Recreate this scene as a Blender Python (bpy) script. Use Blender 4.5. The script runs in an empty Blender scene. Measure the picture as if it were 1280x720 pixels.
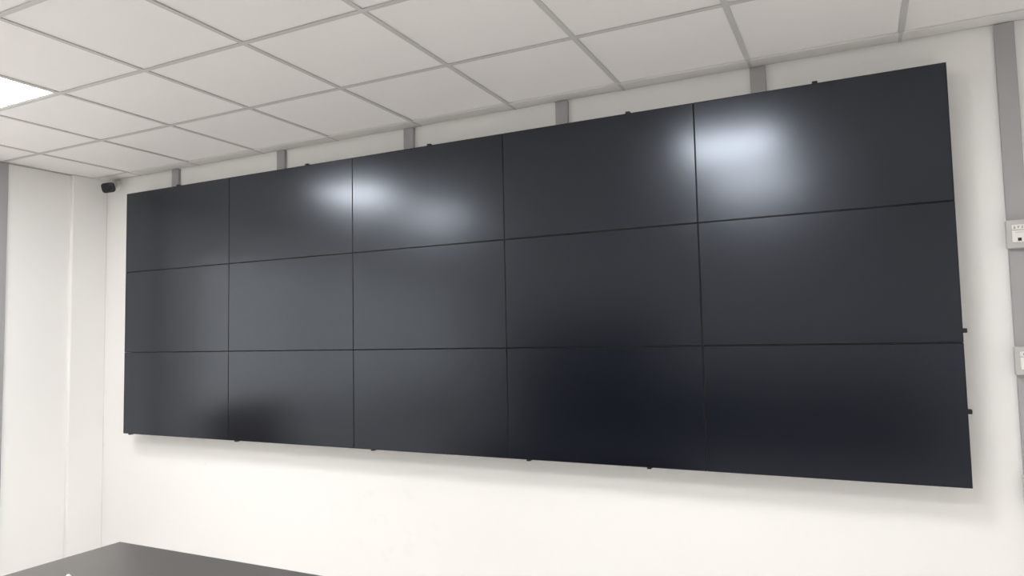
import bpy, bmesh, math, random
from mathutils import Matrix, Vector

random.seed(7)
S = bpy.context.scene
COL = S.collection

# ------------------------------------------------------------------ camera
cam_data = bpy.data.cameras.new('camera')
cam_data.sensor_fit = 'HORIZONTAL'
cam_data.sensor_width = 36.0
cam_data.lens = 879.4 / 1280.0 * 36.0
cam_data.clip_start = 0.02
cam = bpy.data.objects.new('camera', cam_data)
COL.objects.link(cam)
RX = (0.8978803714126157, 0.43973735726762536, -0.021021304790578066)
DN = (-0.04769381, 0.04969319, -0.99762512)
FW = (-0.43764842, 0.89675060, 0.06559128)
cam.matrix_world = Matrix(((RX[0], -DN[0], -FW[0], 4.627218),
                           (RX[1], -DN[1], -FW[1], -3.255376),
                           (RX[2], -DN[2], -FW[2], 0.632659),
                           (0, 0, 0, 1)))
S.camera = cam

# ------------------------------------------------------------------ world, exposure
w = bpy.data.worlds.new('world')
S.world = w
w.use_nodes = True
w.node_tree.nodes['Background'].inputs[0].default_value = (1.0, 0.985, 0.94, 1)
w.node_tree.nodes['Background'].inputs[1].default_value = 2.1
vs = S.view_settings
vs.view_transform = 'Standard'
vs.look = 'None'
vs.gamma = 1.0
vs.use_curve_mapping = False
vs.exposure = 0.26
LAMP_STRENGTH = 26.0
LAMP_COLOR = (1.0, 0.99, 0.992)

# ------------------------------------------------------------------ key dimensions (metres)
XL, XR = -0.44, 5.70          # side walls
YF, YB = 0.13, -5.55          # display wall, rear wall
ZF, ZC = -0.93, 1.852         # floor, ceiling
PITCH = 0.6088                # ceiling grid
GX, GY = 3.0231, 0.0214       # grid origin: a cross runner and the first tile edge


# ------------------------------------------------------------------ materials
def mat(name, color, rough=0.5, spec=0.5, metal=0.0, vary=0.0, scale=8.0, bump=0.0, bscale=200.0, rvary=0.0):
    m = bpy.data.materials.new(name)
    m.use_nodes = True
    nt = m.node_tree
    b = nt.nodes['Principled BSDF']
    b.inputs['Base Color'].default_value = (*color, 1)
    b.inputs['Roughness'].default_value = rough
    b.inputs['Specular IOR Level'].default_value = spec
    b.inputs['Metallic'].default_value = metal
    tc = nt.nodes.new('ShaderNodeTexCoord')
    if vary or rvary:
        n = nt.nodes.new('ShaderNodeTexNoise')
        n.inputs['Scale'].default_value = scale
        n.inputs['Detail'].default_value = 5
        nt.links.new(tc.outputs['Object'], n.inputs['Vector'])
        if vary:
            r = nt.nodes.new('ShaderNodeMapRange')
            r.inputs[3].default_value = 1 - vary
            r.inputs[4].default_value = 1 + vary
            nt.links.new(n.outputs['Fac'], r.inputs[0])
            mx = nt.nodes.new('ShaderNodeVectorMath')
            mx.operation = 'SCALE'
            mx.inputs[0].default_value = color
            nt.links.new(r.outputs[0], mx.inputs['Scale'])
            nt.links.new(mx.outputs[0], b.inputs['Base Color'])
        if rvary:
            r2 = nt.nodes.new('ShaderNodeMapRange')
            r2.inputs[3].default_value = rough - rvary
            r2.inputs[4].default_value = rough + rvary
            nt.links.new(n.outputs['Fac'], r2.inputs[0])
            nt.links.new(r2.outputs[0], b.inputs['Roughness'])
    if bump:
        n2 = nt.nodes.new('ShaderNodeTexNoise')
        n2.inputs['Scale'].default_value = bscale
        nt.links.new(tc.outputs['Object'], n2.inputs['Vector'])
        bp = nt.nodes.new('ShaderNodeBump')
        bp.inputs['Strength'].default_value = bump
        bp.inputs['Distance'].default_value = 0.002
        nt.links.new(n2.outputs['Fac'], bp.inputs['Height'])
        nt.links.new(bp.outputs['Normal'], b.inputs['Normal'])
    return m


def emit(name, color, strength):
    m = bpy.data.materials.new(name)
    m.use_nodes = True
    nt = m.node_tree
    b = nt.nodes['Principled BSDF']
    b.inputs['Base Color'].default_value = (0.8, 0.8, 0.8, 1)
    b.inputs['Emission Color'].default_value = (*color, 1)
    b.inputs['Emission Strength'].default_value = strength
    return m


M = {
    'wall': mat('wall_paint', (0.915, 0.902, 0.882), 0.55, 0.35, vary=0.012, scale=1.5, bump=0.06, bscale=90),
    'wall_rear': mat('rear_wall_paint', (0.90, 0.89, 0.87), 0.6, 0.3, vary=0.015, scale=1.5),
    'tile': mat('ceiling_tile_gypsum', (0.895, 0.870, 0.848), 0.55, 0.35, vary=0.015, scale=3.0, bump=0.08, bscale=160),
    'edge_tile': mat('ceiling_border_strip', (0.80, 0.785, 0.76), 0.5, 0.35, vary=0.02, scale=4.0),
    'tee': mat('ceiling_grid_grey', (0.59, 0.575, 0.56), 0.45, 0.4, vary=0.02),
    'void': mat('ceiling_void', (0.05, 0.05, 0.05), 0.9, 0.1, vary=0.1),
    'strip': mat('grey_aluminium_strip', (0.39, 0.387, 0.387), 0.45, 0.5, vary=0.02, scale=3.0),
    'white_trim': mat('white_trim', (0.86, 0.85, 0.82), 0.35, 0.5, vary=0.01),
    'floor': mat('floor_vinyl', (0.86, 0.845, 0.825), 0.35, 0.4, vary=0.04, scale=6.0),
    'screen': mat('anti_glare_screen', (0.0022, 0.0029, 0.0074), 0.228, 0.80, rvary=0.01, scale=2.0),
    'bezel': mat('black_bezel_plastic', (0.004, 0.004, 0.005), 0.42, 0.35, vary=0.05),
    'housing': mat('black_sheet_steel', (0.012, 0.012, 0.013), 0.5, 0.4, vary=0.05),
    'rail': mat('mount_rail_steel', (0.05, 0.05, 0.052), 0.45, 0.5, vary=0.05),
    'clip': mat('black_clip_plastic', (0.010, 0.010, 0.011), 0.5, 0.4, vary=0.05),
    'box': mat('grey_outlet_box', (0.53, 0.53, 0.51), 0.4, 0.5, vary=0.02),
    'plate': mat('white_faceplate', (0.84, 0.82, 0.79), 0.3, 0.5, vary=0.01),
    'ink': mat('dark_ink', (0.10, 0.10, 0.10), 0.7, 0.2, vary=0.05),
    'jack': mat('black_socket', (0.008, 0.008, 0.008), 0.5, 0.4, vary=0.05),
    'cctv_white': mat('white_camera_shell', (0.80, 0.79, 0.76), 0.35, 0.5, vary=0.01),
    'cctv_black': mat('black_camera_face', (0.012, 0.012, 0.016), 0.25, 0.5, vary=0.05),
    'lens': mat('camera_lens_glass', (0.02, 0.02, 0.028), 0.12, 0.5, vary=0.02),
    'desk': mat('dark_grey_laminate', (0.115, 0.111, 0.106), 0.34, 0.5, vary=0.10, scale=5.0, rvary=0.03),
    'desk_edge': mat('dark_edge_band', (0.045, 0.043, 0.041), 0.5, 0.4, vary=0.05),
    'desk_metal': mat('desk_leg_metal', (0.10, 0.10, 0.10), 0.4, 0.5, vary=0.05),
    'wood': mat('dark_brown_wood', (0.070, 0.040, 0.028), 0.5, 0.4, vary=0.25, scale=4.0),
    'lampframe': mat('white_lamp_frame', (0.82, 0.81, 0.79), 0.4, 0.5, vary=0.01),
    'lamp': emit('lamp_diffuser', LAMP_COLOR, LAMP_STRENGTH),
}

gm = bpy.data.materials.new('window_glass')
gm.use_nodes = True
gt = gm.node_tree
gt.nodes.remove(gt.nodes['Principled BSDF'])
g_tr = gt.nodes.new('ShaderNodeBsdfTransparent')
g_tr.inputs[0].default_value = (0.95, 0.95, 0.95, 1)
g_gl = gt.nodes.new('ShaderNodeBsdfGlossy')
g_gl.inputs['Roughness'].default_value = 0.02
g_mx = gt.nodes.new('ShaderNodeMixShader')
g_mx.inputs[0].default_value = 0.06
gt.links.new(g_tr.outputs[0], g_mx.inputs[1])
gt.links.new(g_gl.outputs[0], g_mx.inputs[2])
gt.links.new(g_mx.outputs[0], gt.nodes['Material Output'].inputs['Surface'])
M['glass'] = gm


# faint grey scuffs on the display wall, below the displays
ms = M['wall'].copy()
ms.name = 'wall_paint_scuffed'
M['wall_scuffed'] = ms
st = ms.node_tree
sb = st.nodes['Principled BSDF']
src = sb.inputs['Base Color'].links[0].from_socket
stc = st.nodes.new('ShaderNodeTexCoord')
sn = st.nodes.new('ShaderNodeTexNoise')
sn.inputs['Scale'].default_value = 9.0
sn.inputs['Detail'].default_value = 3
sr = st.nodes.new('ShaderNodeMapRange')
sr.inputs[1].default_value, sr.inputs[2].default_value = 0.56, 0.66
st.links.new(stc.outputs['Object'], sn.inputs['Vector'])
st.links.new(sn.outputs['Fac'], sr.inputs[0])
sd = st.nodes.new('ShaderNodeVectorMath')
sd.operation = 'DISTANCE'
sd.inputs[1].default_value = (2.15, 0.13, -0.40)
st.links.new(stc.outputs['Object'], sd.inputs[0])
sm_ = st.nodes.new('ShaderNodeMapRange')
sm_.inputs[1].default_value, sm_.inputs[2].default_value = 0.45, 0.15
sm_.inputs[3].default_value, sm_.inputs[4].default_value = 0.0, 0.045
st.links.new(sd.outputs['Value'], sm_.inputs[0])
sx = st.nodes.new('ShaderNodeMath')
sx.operation = 'MULTIPLY'
st.links.new(sr.outputs[0], sx.inputs[0])
st.links.new(sm_.outputs[0], sx.inputs[1])
smx = st.nodes.new('ShaderNodeMixRGB')
smx.inputs[2].default_value = (0.30, 0.29, 0.28, 1)
st.links.new(sx.outputs[0], smx.inputs[0])
st.links.new(src, smx.inputs[1])
st.links.new(smx.outputs[0], sb.inputs['Base Color'])

# the anti-reflection coating of the displays tints their reflections blue
M['screen'].node_tree.nodes['Principled BSDF'].inputs['Specular Tint'].default_value = (0.80, 0.885, 1.0, 1)


# ------------------------------------------------------------------ mesh helpers
def box(bm, x0, x1, y0, y1, z0, z1, bevel=0.0, seg=1):
    r = bmesh.ops.create_cube(bm, size=1.0)
    vs_ = r['verts']
    for v in vs_:
        v.co = Vector((x0 + (v.co.x + .5) * (x1 - x0), y0 + (v.co.y + .5) * (y1 - y0), z0 + (v.co.z + .5) * (z1 - z0)))
    if bevel:
        es = list({e for v in vs_ for e in v.link_edges})
        bmesh.ops.bevel(bm, geom=es, offset=bevel, segments=seg, affect='EDGES', profile=0.5)


def mesh(name, bm, m, smooth=False):
    bmesh.ops.recalc_face_normals(bm, faces=bm.faces)
    me = bpy.data.meshes.new(name)
    bm.to_mesh(me)
    bm.free()
    me.materials.append(m)
    if smooth:
        for p in me.polygons:
            p.use_smooth = True
    return me


def obj(name, me, parent=None, loc=None):
    o = bpy.data.objects.new(name, me)
    COL.objects.link(o)
    if parent:
        o.parent = parent
    if loc:
        o.location = loc
    return o


def boxobj(name, dims, m, parent=None, loc=None, bevel=0.0, seg=1):
    bm = bmesh.new()
    box(bm, *dims, bevel=bevel, seg=seg)
    return obj(name, mesh(name, bm, m), parent, loc)


def struct(o):
    o['kind'] = 'structure'
    return o


def thing(name, label, cat, loc=(0, 0, 0), group=None):
    o = bpy.data.objects.new(name, None)
    COL.objects.link(o)
    o.location = loc
    o.empty_display_size = 0.05
    o['label'] = label
    o['category'] = cat
    if group:
        o['group'] = group
    return o


def lathe(bm, prof, n=24, axis_m=None):
    """prof: list of (radius, height) turned about Z, then moved by axis_m."""
    rings = []
    for r, h in prof:
        ring = []
        for k in range(n):
            a = 2 * math.pi * k / n
            v = Vector((r * math.cos(a), r * math.sin(a), h))
            ring.append(bm.verts.new(axis_m @ v if axis_m else v))
        rings.append(ring)
    for a, b in zip(rings, rings[1:]):
        for k in range(n):
            bm.faces.new((a[k], a[(k + 1) % n], b[(k + 1) % n], b[k]))
    bm.faces.new(rings[0])
    bm.faces.new(rings[-1])


def tube(bm, pts, r, n=6):
    """round bar along a polyline, capped"""
    pts = [Vector(p) for p in pts]
    rings = []
    for i, p in enumerate(pts):
        t = (pts[min(i + 1, len(pts) - 1)] - pts[max(i - 1, 0)]).normalized()
        up = Vector((0, 0, 1)) if abs(t.z) < 0.9 else Vector((1, 0, 0))
        a = t.cross(up).normalized()
        b = t.cross(a)
        rings.append([bm.verts.new(p + r * (math.cos(2 * math.pi * k / n) * a + math.sin(2 * math.pi * k / n) * b)) for k in range(n)])
    for a, b in zip(rings, rings[1:]):
        for k in range(n):
            bm.faces.new((a[k], a[(k + 1) % n], b[(k + 1) % n], b[k]))
    bm.faces.new(rings[0])
    bm.faces.new(rings[-1])


def rounded_prism(bm, w_, h_, r, y0, y1, n=5, taper=1.0):
    """rounded rectangle in XZ extruded along Y from y0 to y1"""
    out = []
    for cx, cz, a0 in ((1, 1, 0), (-1, 1, 90), (-1, -1, 180), (1, -1, 270)):
        for k in range(n + 1):
            a = math.radians(a0 + 90 * k / n)
            out.append((cx * (w_ / 2 - r) + r * math.cos(a), cz * (h_ / 2 - r) + r * math.sin(a)))
    A = [bm.verts.new((x, y0, z)) for x, z in out]
    B = [bm.verts.new((x * taper, y1, z * taper)) for x, z in out]
    k = len(out)
    for i in range(k):
        bm.faces.new((A[i], A[(i + 1) % k], B[(i + 1) % k], B[i]))
    bm.faces.new(A)
    bm.faces.new(B)


# ------------------------------------------------------------------ room shell
T = 0.12
wall_front = struct(boxobj('wall_front', (XL - T, XR + T, YF, YF + T, ZF, ZC + 0.06), M['wall_scuffed']))
boxobj('wall_plug', (0.655, 0.669, YF - 0.004, YF, -0.194, -0.180), M['white_trim'], wall_front, bevel=0.002)
WY0, WY1, WZ0, WZ1 = -5.45, -0.98, -0.05, 1.45        # window opening in the left wall
bm = bmesh.new()
box(bm, XL - T, XL, WY1, YF, ZF, ZC + 0.06)
box(bm, XL - T, XL, YB, WY0, ZF, ZC + 0.06)
box(bm, XL - T, XL, WY0, WY1, ZF, WZ0)
box(bm, XL - T, XL, WY0, WY1, WZ1, ZC + 0.06)
struct(obj('wall_left', mesh('wall_left', bm, M['wall'])))
win = bpy.data.objects.new('window_1', None)
COL.objects.link(win)
win.location = (XL - T / 2, (WY0 + WY1) / 2, WZ0)
struct(win)
wl, wh = (WY1 - WY0) / 2, WZ1 - WZ0
bm = bmesh.new()
box(bm, -0.03, 0.03, -wl, wl, 0.0, 0.05)
box(bm, -0.03, 0.03, -wl, wl, wh - 0.05, wh)
for k in range(4):
    yk = -wl + 0.025 + k * (2 * wl - 0.05) / 3
    box(bm, -0.03, 0.03, yk - 0.025, yk + 0.025, 0.05, wh - 0.05)
obj('window_frame', mesh('window_frame', bm, M['strip']), win)
for k in range(3):
    a_ = -wl + 0.05 + k * (2 * wl - 0.05) / 3
    b_ = -wl + (k + 1) * (2 * wl - 0.05) / 3
    boxobj('pane', (-0.003, 0.003, a_, b_, 0.05, wh - 0.05), M['glass'], win)
struct(boxobj('wall_right', (XR, XR + T, YB, YF, ZF, ZC + 0.06), M['wall']))
struct(boxobj('wall_rear', (XL - T, XR + T, YB - T, YB, ZF, ZC + 0.06), M['wall_rear']))
struct(boxobj('floor', (XL - T, XR + T, YB - T, YF + T, ZF - 0.1, ZF), M['floor']))

# the slab above the suspended ceiling; tiles, border strips and runners are its pieces
ceiling = struct(boxobj('ceiling', (XL - T, XR + T, YB - T, YF + T, ZC + 0.06, ZC + 0.12), M['void']))

xs = [GX + PITCH * k for k in range(-6, 7)]      # cross runners
xs = [x for x in xs if XL < x < XR]
ys = [GY - PITCH * k for k in range(0, 10)]
ys = [y for y in ys if y > YB + 0.05]
HALF = 0.0115                                      # half width of a runner


lamp_cells = {(3, 2), (3, 4), (-2, 2), (-2, 4)}    # (column, row) of tiles replaced by lamps
xedges = [XL + 0.004] + xs + [XR - 0.004]
yedges = ys + [YB + 0.004]
tile_cache = {}


def tile(x0, x1, y0, y1, m, name, z):
    key = (round(x1 - x0, 3), round(y1 - y0, 3), name)
    if key not in tile_cache:
        bm = bmesh.new()
        wx, wy = (x1 - x0) / 2, (y1 - y0) / 2
        box(bm, -wx, wx, -wy, wy, 0, 0.012, bevel=0.0015)
        tile_cache[key] = mesh(name, bm, m)
    return obj(name, tile_cache[key], ceiling, ((x0 + x1) / 2, (y0 + y1) / 2, z))


G = 0.003
for a, b in zip(xedges, xedges[1:]):
    for j in range(len(yedges) - 1):
        y1, y0 = yedges[j], yedges[j + 1]
        c = round((GX - b) / PITCH) if b != xedges[-1] else 99
        if (c, j) in lamp_cells:
            continue
        t = tile(a + G, b - G, y0 + G, y1 - (G if j else 0.002), M['tile'], 'ceiling_tile', ZC)
        t.location.z += random.uniform(0, 0.0012)
    # the narrow border along the display wall
    tile(a + G, b - G, GY + 0.003, YF - 0.010, M['edge_tile'], 'border_strip', ZC - 0.004)


def tee(x0, x1, y0, y1, z):
    bm = bmesh.new()
    box(bm, x0, x1, y0, y1, z - 0.004, z - 0.0005, bevel=0.0008)
    if x1 - x0 > y1 - y0:
        ym = (y0 + y1) / 2
        box(bm, x0, x1, ym - 0.0015, ym + 0.0015, z - 0.0005, z + 0.03)
    else:
        xm = (x0 + x1) / 2
        box(bm, xm - 0.0015, xm + 0.0015, y0, y1, z - 0.0005, z + 0.03)
    return obj('grid_runner', mesh('grid_runner', bm, M['tee']), ceiling)


for x in xs:
    tee(x - HALF, x + HALF, YB + 0.003, GY, ZC)
    # its end across the border strip
    boxobj('grid_runner', (x - 0.007, x + 0.007, GY, YF - 0.006, ZC - 0.0055, ZC - 0.004), M['tee'], ceiling)
for y in ys[1:]:
    tee(XL + 0.003, XR - 0.003, y - HALF, y + HALF, ZC - 0.0006)
# thin wall angle on the left side wall
boxobj('wall_angle', (XL, XL + 0.012, YB, YF, ZC - 0.006, ZC - 0.004), M['tee'], ceiling)

# grey cover strips over the wall panel joints
for k, x in enumerate((0.357, 1.346, 2.333, 3.293, 4.271, 5.217)):
    zb = ZF if k == 5 else 1.25                        # only the last one runs down to the floor
    struct(boxobj('trim_%d' % (k + 1), (x - 0.034, x + 0.034, YF - 0.02, YF, zb, ZC - 0.007), M['strip'], bevel=0.002))
struct(boxobj('trim_7', (XL, XL + 0.02, -0.622, -0.553, ZF, ZC - 0.007), M['strip'], bevel=0.002))
struct(boxobj('trim_8', (XL, XL + 0.034, -0.128, YF, ZF, ZC - 0.001), M['wall'], bevel=0.004))

# ------------------------------------------------------------------ ceiling lamps
def lamp_panel(col, row, label):
    x1 = GX - PITCH * col
    x0 = x1 - PITCH
    y1 = GY - PITCH * row
    y0 = y1 - PITCH
    cx, cy = (x0 + x1) / 2, (y0 + y1) / 2
    h = PITCH / 2 - 0.0125
    t = thing('ceiling_light', label, 'light', (cx, cy, ZC), 'square lamps in the ceiling grid')
    bm = bmesh.new()
    f = 0.012
    box(bm, -h, h, -h, -h + f, -0.003, 0.012)
    box(bm, -h, h, h - f, h, -0.003, 0.012)
    box(bm, -h, -h + f, -h + f, h - f, -0.003, 0.012)
    box(bm, h - f, h, -h + f, h - f, -0.003, 0.012)
    obj('frame', mesh('frame', bm, M['lampframe']), t)
    bm = bmesh.new()
    box(bm, -h + f, h - f, -h + f, h - f, 0.0, 0.006)
    obj('diffuser', mesh('diffuser', bm, M['lamp']), t)
    return t


lamp_panel(3, 2, 'glowing square ceiling lamp at the left edge of the photo')
lamp_panel(3, 4, 'second lamp out from the display wall, left pair, mirrored in the displays')
lamp_panel(-2, 2, 'lamp nearest the display wall, right pair, mirrored in the top right display')
lamp_panel(-2, 4, 'second lamp out from the display wall, right pair, above the viewer')

# ------------------------------------------------------------------ the video wall: 5 x 3 displays
JX = [0.0, 1.012, 2.011, 3.0, 3.994, 5.0]
PH = 0.5625
row_name = ('bottom', 'middle', 'top')
col_name = ('leftmost', 'second from left', 'centre', 'second from right', 'rightmost')
for r in range(3):
    for c in range(5):
        x0, x1 = JX[c], JX[c + 1]
        wd = x1 - x0
        d = thing('display_panel', 'dark switched-off display, %s column, %s row of the video wall' % (col_name[c], row_name[r])
                  , 'display', ((x0 + x1) / 2, 0.0, r * PH), 'displays of the video wall')
        g = 0.0006                                   # half the gap to the neighbour
        h = wd / 2 - g
        z0, z1 = g, PH - g
        bw = 0.0030                                  # visible bezel
        # screen face, slightly behind the bezel lip
        boxobj('screen', (-h + bw, h - bw, 0.0008, 0.010, z0 + bw, z1 - bw), M['screen'], d)
        bm = bmesh.new()
        box(bm, -h, h, 0.0, 0.055, z0, z0 + bw, bevel=0.0010)
        box(bm, -h, h, 0.0, 0.055, z1 - bw, z1, bevel=0.0010)
        box(bm, -h, -h + bw, 0.0, 0.055, z0 + bw, z1 - bw, bevel=0.0010)
        box(bm, h - bw, h, 0.0, 0.055, z0 + bw, z1 - bw, bevel=0.0010)
        obj('bezel', mesh('bezel', bm, M['bezel']), d)
        bm = bmesh.new()
        box(bm, -h + 0.0033, h - 0.0033, 0.0105, 0.052, z0 + 0.0033, z1 - 0.0033)
        box(bm, -h + 0.12, h - 0.12, 0.052, 0.085, z0 + 0.08, z1 - 0.08, bevel=0.01)
        obj('housing', mesh('housing', bm, M['housing']), d)
        # small black corner clips peeping over the outer edges
        clips = {(0, 2): [('t', 0.517)], (1, 2): [('t', 1.656)], (2, 2): [('t', 2.538)], (3, 2): [('t', 3.678)], (4, 2): [('t', 4.513)],
                 (0, 0): [('b', 0.060)], (1, 0): [('b', 1.076)], (2, 0): [('b', 2.139)], (3, 0): [('b', 3.108), ('b', 3.727)],
                 (4, 1): [('r', 0.610)], (4, 0): [('r', 0.294)]}.get((c, r), [])
        cx = (x0 + x1) / 2
        for side, p in clips:
            if side == 't':
                dm = (p - cx - 0.011, p - cx + 0.011, 0.004, 0.03, PH - 0.012, PH + 0.011)
            elif side == 'b':
                dm = (p - cx - 0.010, p - cx + 0.010, 0.001, 0.03, -0.007, 0.0009)
            else:
                q = p - r * PH
                dm = (h - 0.001, h + 0.015, 0.004, 0.03, q - 0.009, q + 0.009)
            boxobj('corner_clip', dm, M['clip'], d, bevel=0.002)

# steel mount behind the displays, fixed to the wall
mount = thing('wall_mount', 'black steel mounting rails hidden behind the video wall', 'mount', (2.5, YF, 0.0))
for z in (0.16, 0.42, 0.72, 0.98, 1.20):
    boxobj('rail', (-2.40, 2.40, -0.018, 0.0, z - 0.02, z + 0.02), M['rail'], mount, bevel=0.002)
for x in [a + s for a in (0.5, 1.5, 2.5, 3.5, 4.5) for s in (-0.22, 0.22)]:
    boxobj('bracket_arm', (x - 2.515, x - 2.485, -0.0445, -0.0185, 0.10, 1.60), M['rail'], mount, bevel=0.002)

# ------------------------------------------------------------------ security camera in the corner
cc = thing('security_camera', 'small white security camera with black face in the ceiling corner', 'camera', (-0.285, YF, 1.798))
bm = bmesh.new()
lathe(bm, [(0.043, 0.0), (0.045, 0.006), (0.045, 0.016), (0.038, 0.026), (0.02, 0.028)], 28, Matrix.Rotation(math.radians(90), 4, 'X'))
obj('base', mesh('base', bm, M['cctv_white'], True), cc)
bm = bmesh.new()
tube(bm, [(0, -0.02, 0), (0.004, -0.05, -0.006), (0.018, -0.075, -0.016), (0.034, -0.09, -0.022)], 0.016, 12)
obj('arm', mesh('arm', bm, M['cctv_white'], True), cc)
bm = bmesh.new()
rounded_prism(bm, 0.093, 0.078, 0.024, -0.045, 0.045, 6, 0.84)
body = obj('body', mesh('body', bm, M['cctv_white']), cc, (0.056, -0.108, -0.030))
body.rotation_euler = (math.radians(18), math.radians(-12), math.radians(46))
bm = bmesh.new()
rounded_prism(bm, 0.088, 0.072, 0.022, -0.049, -0.042, 6)
obj('face', mesh('face', bm, M['cctv_black']), body)
bm = bmesh.new()
lathe(bm, [(0.020, 0.047), (0.020, 0.051), (0.016, 0.052), (0.012, 0.0505)], 24, Matrix.Rotation(math.radians(90), 4, 'X'))
obj('lens', mesh('lens', bm, M['lens'], True), body)

# ------------------------------------------------------------------ data outlets on the right-hand strip
def outlet(zc, label, marks):
    o = thing('data_outlet', label, 'outlet', (5.2155, YF - 0.02, zc), 'outlets on the right grey strip')
    bm = bmesh.new()
    box(bm, -0.041, 0.041, -0.030, -0.0003, -0.055, 0.055, bevel=0.003, seg=2)
    obj('box', mesh('box', bm, M['box']), o)
    bm = bmesh.new()
    box(bm, -0.024, 0.024, -0.0335, -0.0302, -0.034, 0.014, bevel=0.001)
    p = obj('faceplate', mesh('faceplate', bm, M['plate']), o)
    boxobj('jack', (-0.006, 0.006, -0.0345, -0.0336, -0.028, -0.016), M['jack'], p)
    boxobj('ridge', (-0.013, 0.013, -0.0345, -0.0336, 0.0045, 0.0065), M['box'], p)
    bm = bmesh.new()
    box(bm, -0.024, 0.024, -0.0335, -0.0302, 0.0165, 0.036, bevel=0.001)
    l = obj('name_tag', mesh('name_tag', bm, M['plate']), o)
    bm = bmesh.new()
    for pl in marks:
        tube(bm, [(x * 0.001, -0.0337, 0.026 + z * 0.001) for x, z in pl], 0.0011, 5)
    obj('handwriting', mesh('handwriting', bm, M['ink']), l)
    return o


HAND = [
    [(-12.5, 4.5), (-15, 4), (-17, 0), (-16, -4), (-13, -4.5), (-12, -2), (-14.5, 0)],
    [(-4.5, 4.5), (-2, 1), (0.5, 4.5)], [(-2, 1), (-3.2, -4.2)],
    [(8, 4.5), (14, 4.5), (8, -4), (14, -4)],
]
HAND2 = [[(-9, 4), (-13, 3), (-14, -1), (-11, -4), (-7, -3)], [(-2, 4), (-2, -4)], [(5, 4), (11, 4), (5, -4), (11, -4)]]
outlet(0.984, 'upper grey data outlet with handwritten tag on right strip', HAND)
outlet(0.488, 'second outlet down the right grey strip, below the tagged one', HAND2)
outlet(-0.012, 'lowest outlet on the right grey strip, barely in view', [])

# ------------------------------------------------------------------ dark desk, lower left
DZ = -0.20
desk = thing('control_desk', 'dark grey desk top with sharp corner at the lower left', 'desk', (1.811, -1.281, ZF))
dw, dd = 1.9, 0.80
hz = DZ - ZF
bm = bmesh.new()
box(bm, 0, dw, -dd, 0, hz - 0.022, hz, bevel=0.0012)
obj('desktop', mesh('desktop', bm, M['desk']), desk)
bm = bmesh.new()
box(bm, -0.0015, -0.0001, -dd, 0, hz - 0.021, hz - 0.001)
box(bm, 0, dw, 0.0001, 0.0015, hz - 0.021, hz - 0.001)
obj('edge_band', mesh('edge_band', bm, M['desk_edge']), desk)
for sx in (0.06, dw - 0.10):
    for sy in (-0.08, -dd + 0.04):
        boxobj('leg', (sx, sx + 0.04, sy - 0.02, sy + 0.02, 0, hz - 0.0225), M['desk_metal'], desk, bevel=0.003)
boxobj('modesty_panel', (0.105, dw - 0.105, -0.09, -0.072, 0.2, hz - 0.0225), M['desk'], desk, bevel=0.001)

cap = thing('white_cap', 'tiny white plastic piece standing on dark desk at the bottom edge', 'cap', (2.081, -1.664, DZ))
bm = bmesh.new()
lathe(bm, [(0.011, 0.0), (0.0115, 0.005), (0.009, 0.013), (0.005, 0.018), (0.001, 0.019)], 16)
obj('shell', mesh('shell', bm, M['plate'], True), cap)

# ------------------------------------------------------------------ furniture behind the viewer, seen only mirrored in the displays
M['navy'] = mat('dark_navy_lacquer', (0.012, 0.014, 0.020), 0.45, 0.4, vary=0.06)


def cupboard(name, label, loc, wd, dp, ht, m, doors, rot=0.0):
    """base at the wall side: x along the front, front face towards -Y before rotation"""
    t = thing(name, label, 'cabinet', loc)
    t.rotation_euler = (0, 0, rot)
    boxobj('body', (-wd / 2, wd / 2, -dp + 0.02, -0.001, 0.06, ht), m, t, bevel=0.003)
    boxobj('plinth', (-wd / 2 + 0.02, wd / 2 - 0.02, -dp + 0.05, -0.02, 0, 0.0595), M['desk_edge'], t)
    dwid = wd / doors
    for k in range(doors):
        a = -wd / 2 + k * dwid
        door = boxobj('door', (a + 0.002, a + dwid - 0.002, -dp, -dp + 0.0195, 0.065, ht - 0.004), m, t, bevel=0.002)
        hx = a + (dwid - 0.05 if k % 2 == 0 else 0.05)
        bm = bmesh.new()
        tube(bm, [(hx, -dp + 0.001, ht * 0.50), (hx, -dp - 0.025, ht * 0.50), (hx, -dp - 0.025, ht * 0.50 + 0.12), (hx, -dp + 0.001, ht * 0.50 + 0.12)], 0.005, 8)
        obj('handle', mesh('handle', bm, M['rail']), door)
    return t


cupboard('tall_cabinet', 'tall dark cabinet on the rear wall, mirrored in the lower displays', (1.45, YB, ZF), 1.9, 0.42, 1.74, M['navy'], 4, math.pi)
cupboard('low_cabinet', 'long low dark cabinet on the rear wall behind the viewer', (3.95, YB, ZF), 2.9, 0.45, 0.95, M['navy'], 5, math.pi)
cupboard('wooden_cabinet', 'brown wooden cabinet by the left wall, a brown blur in the displays', (XL, -1.50, ZF), 0.66, 0.20, 1.02, M['wood'], 2, math.pi / 2)
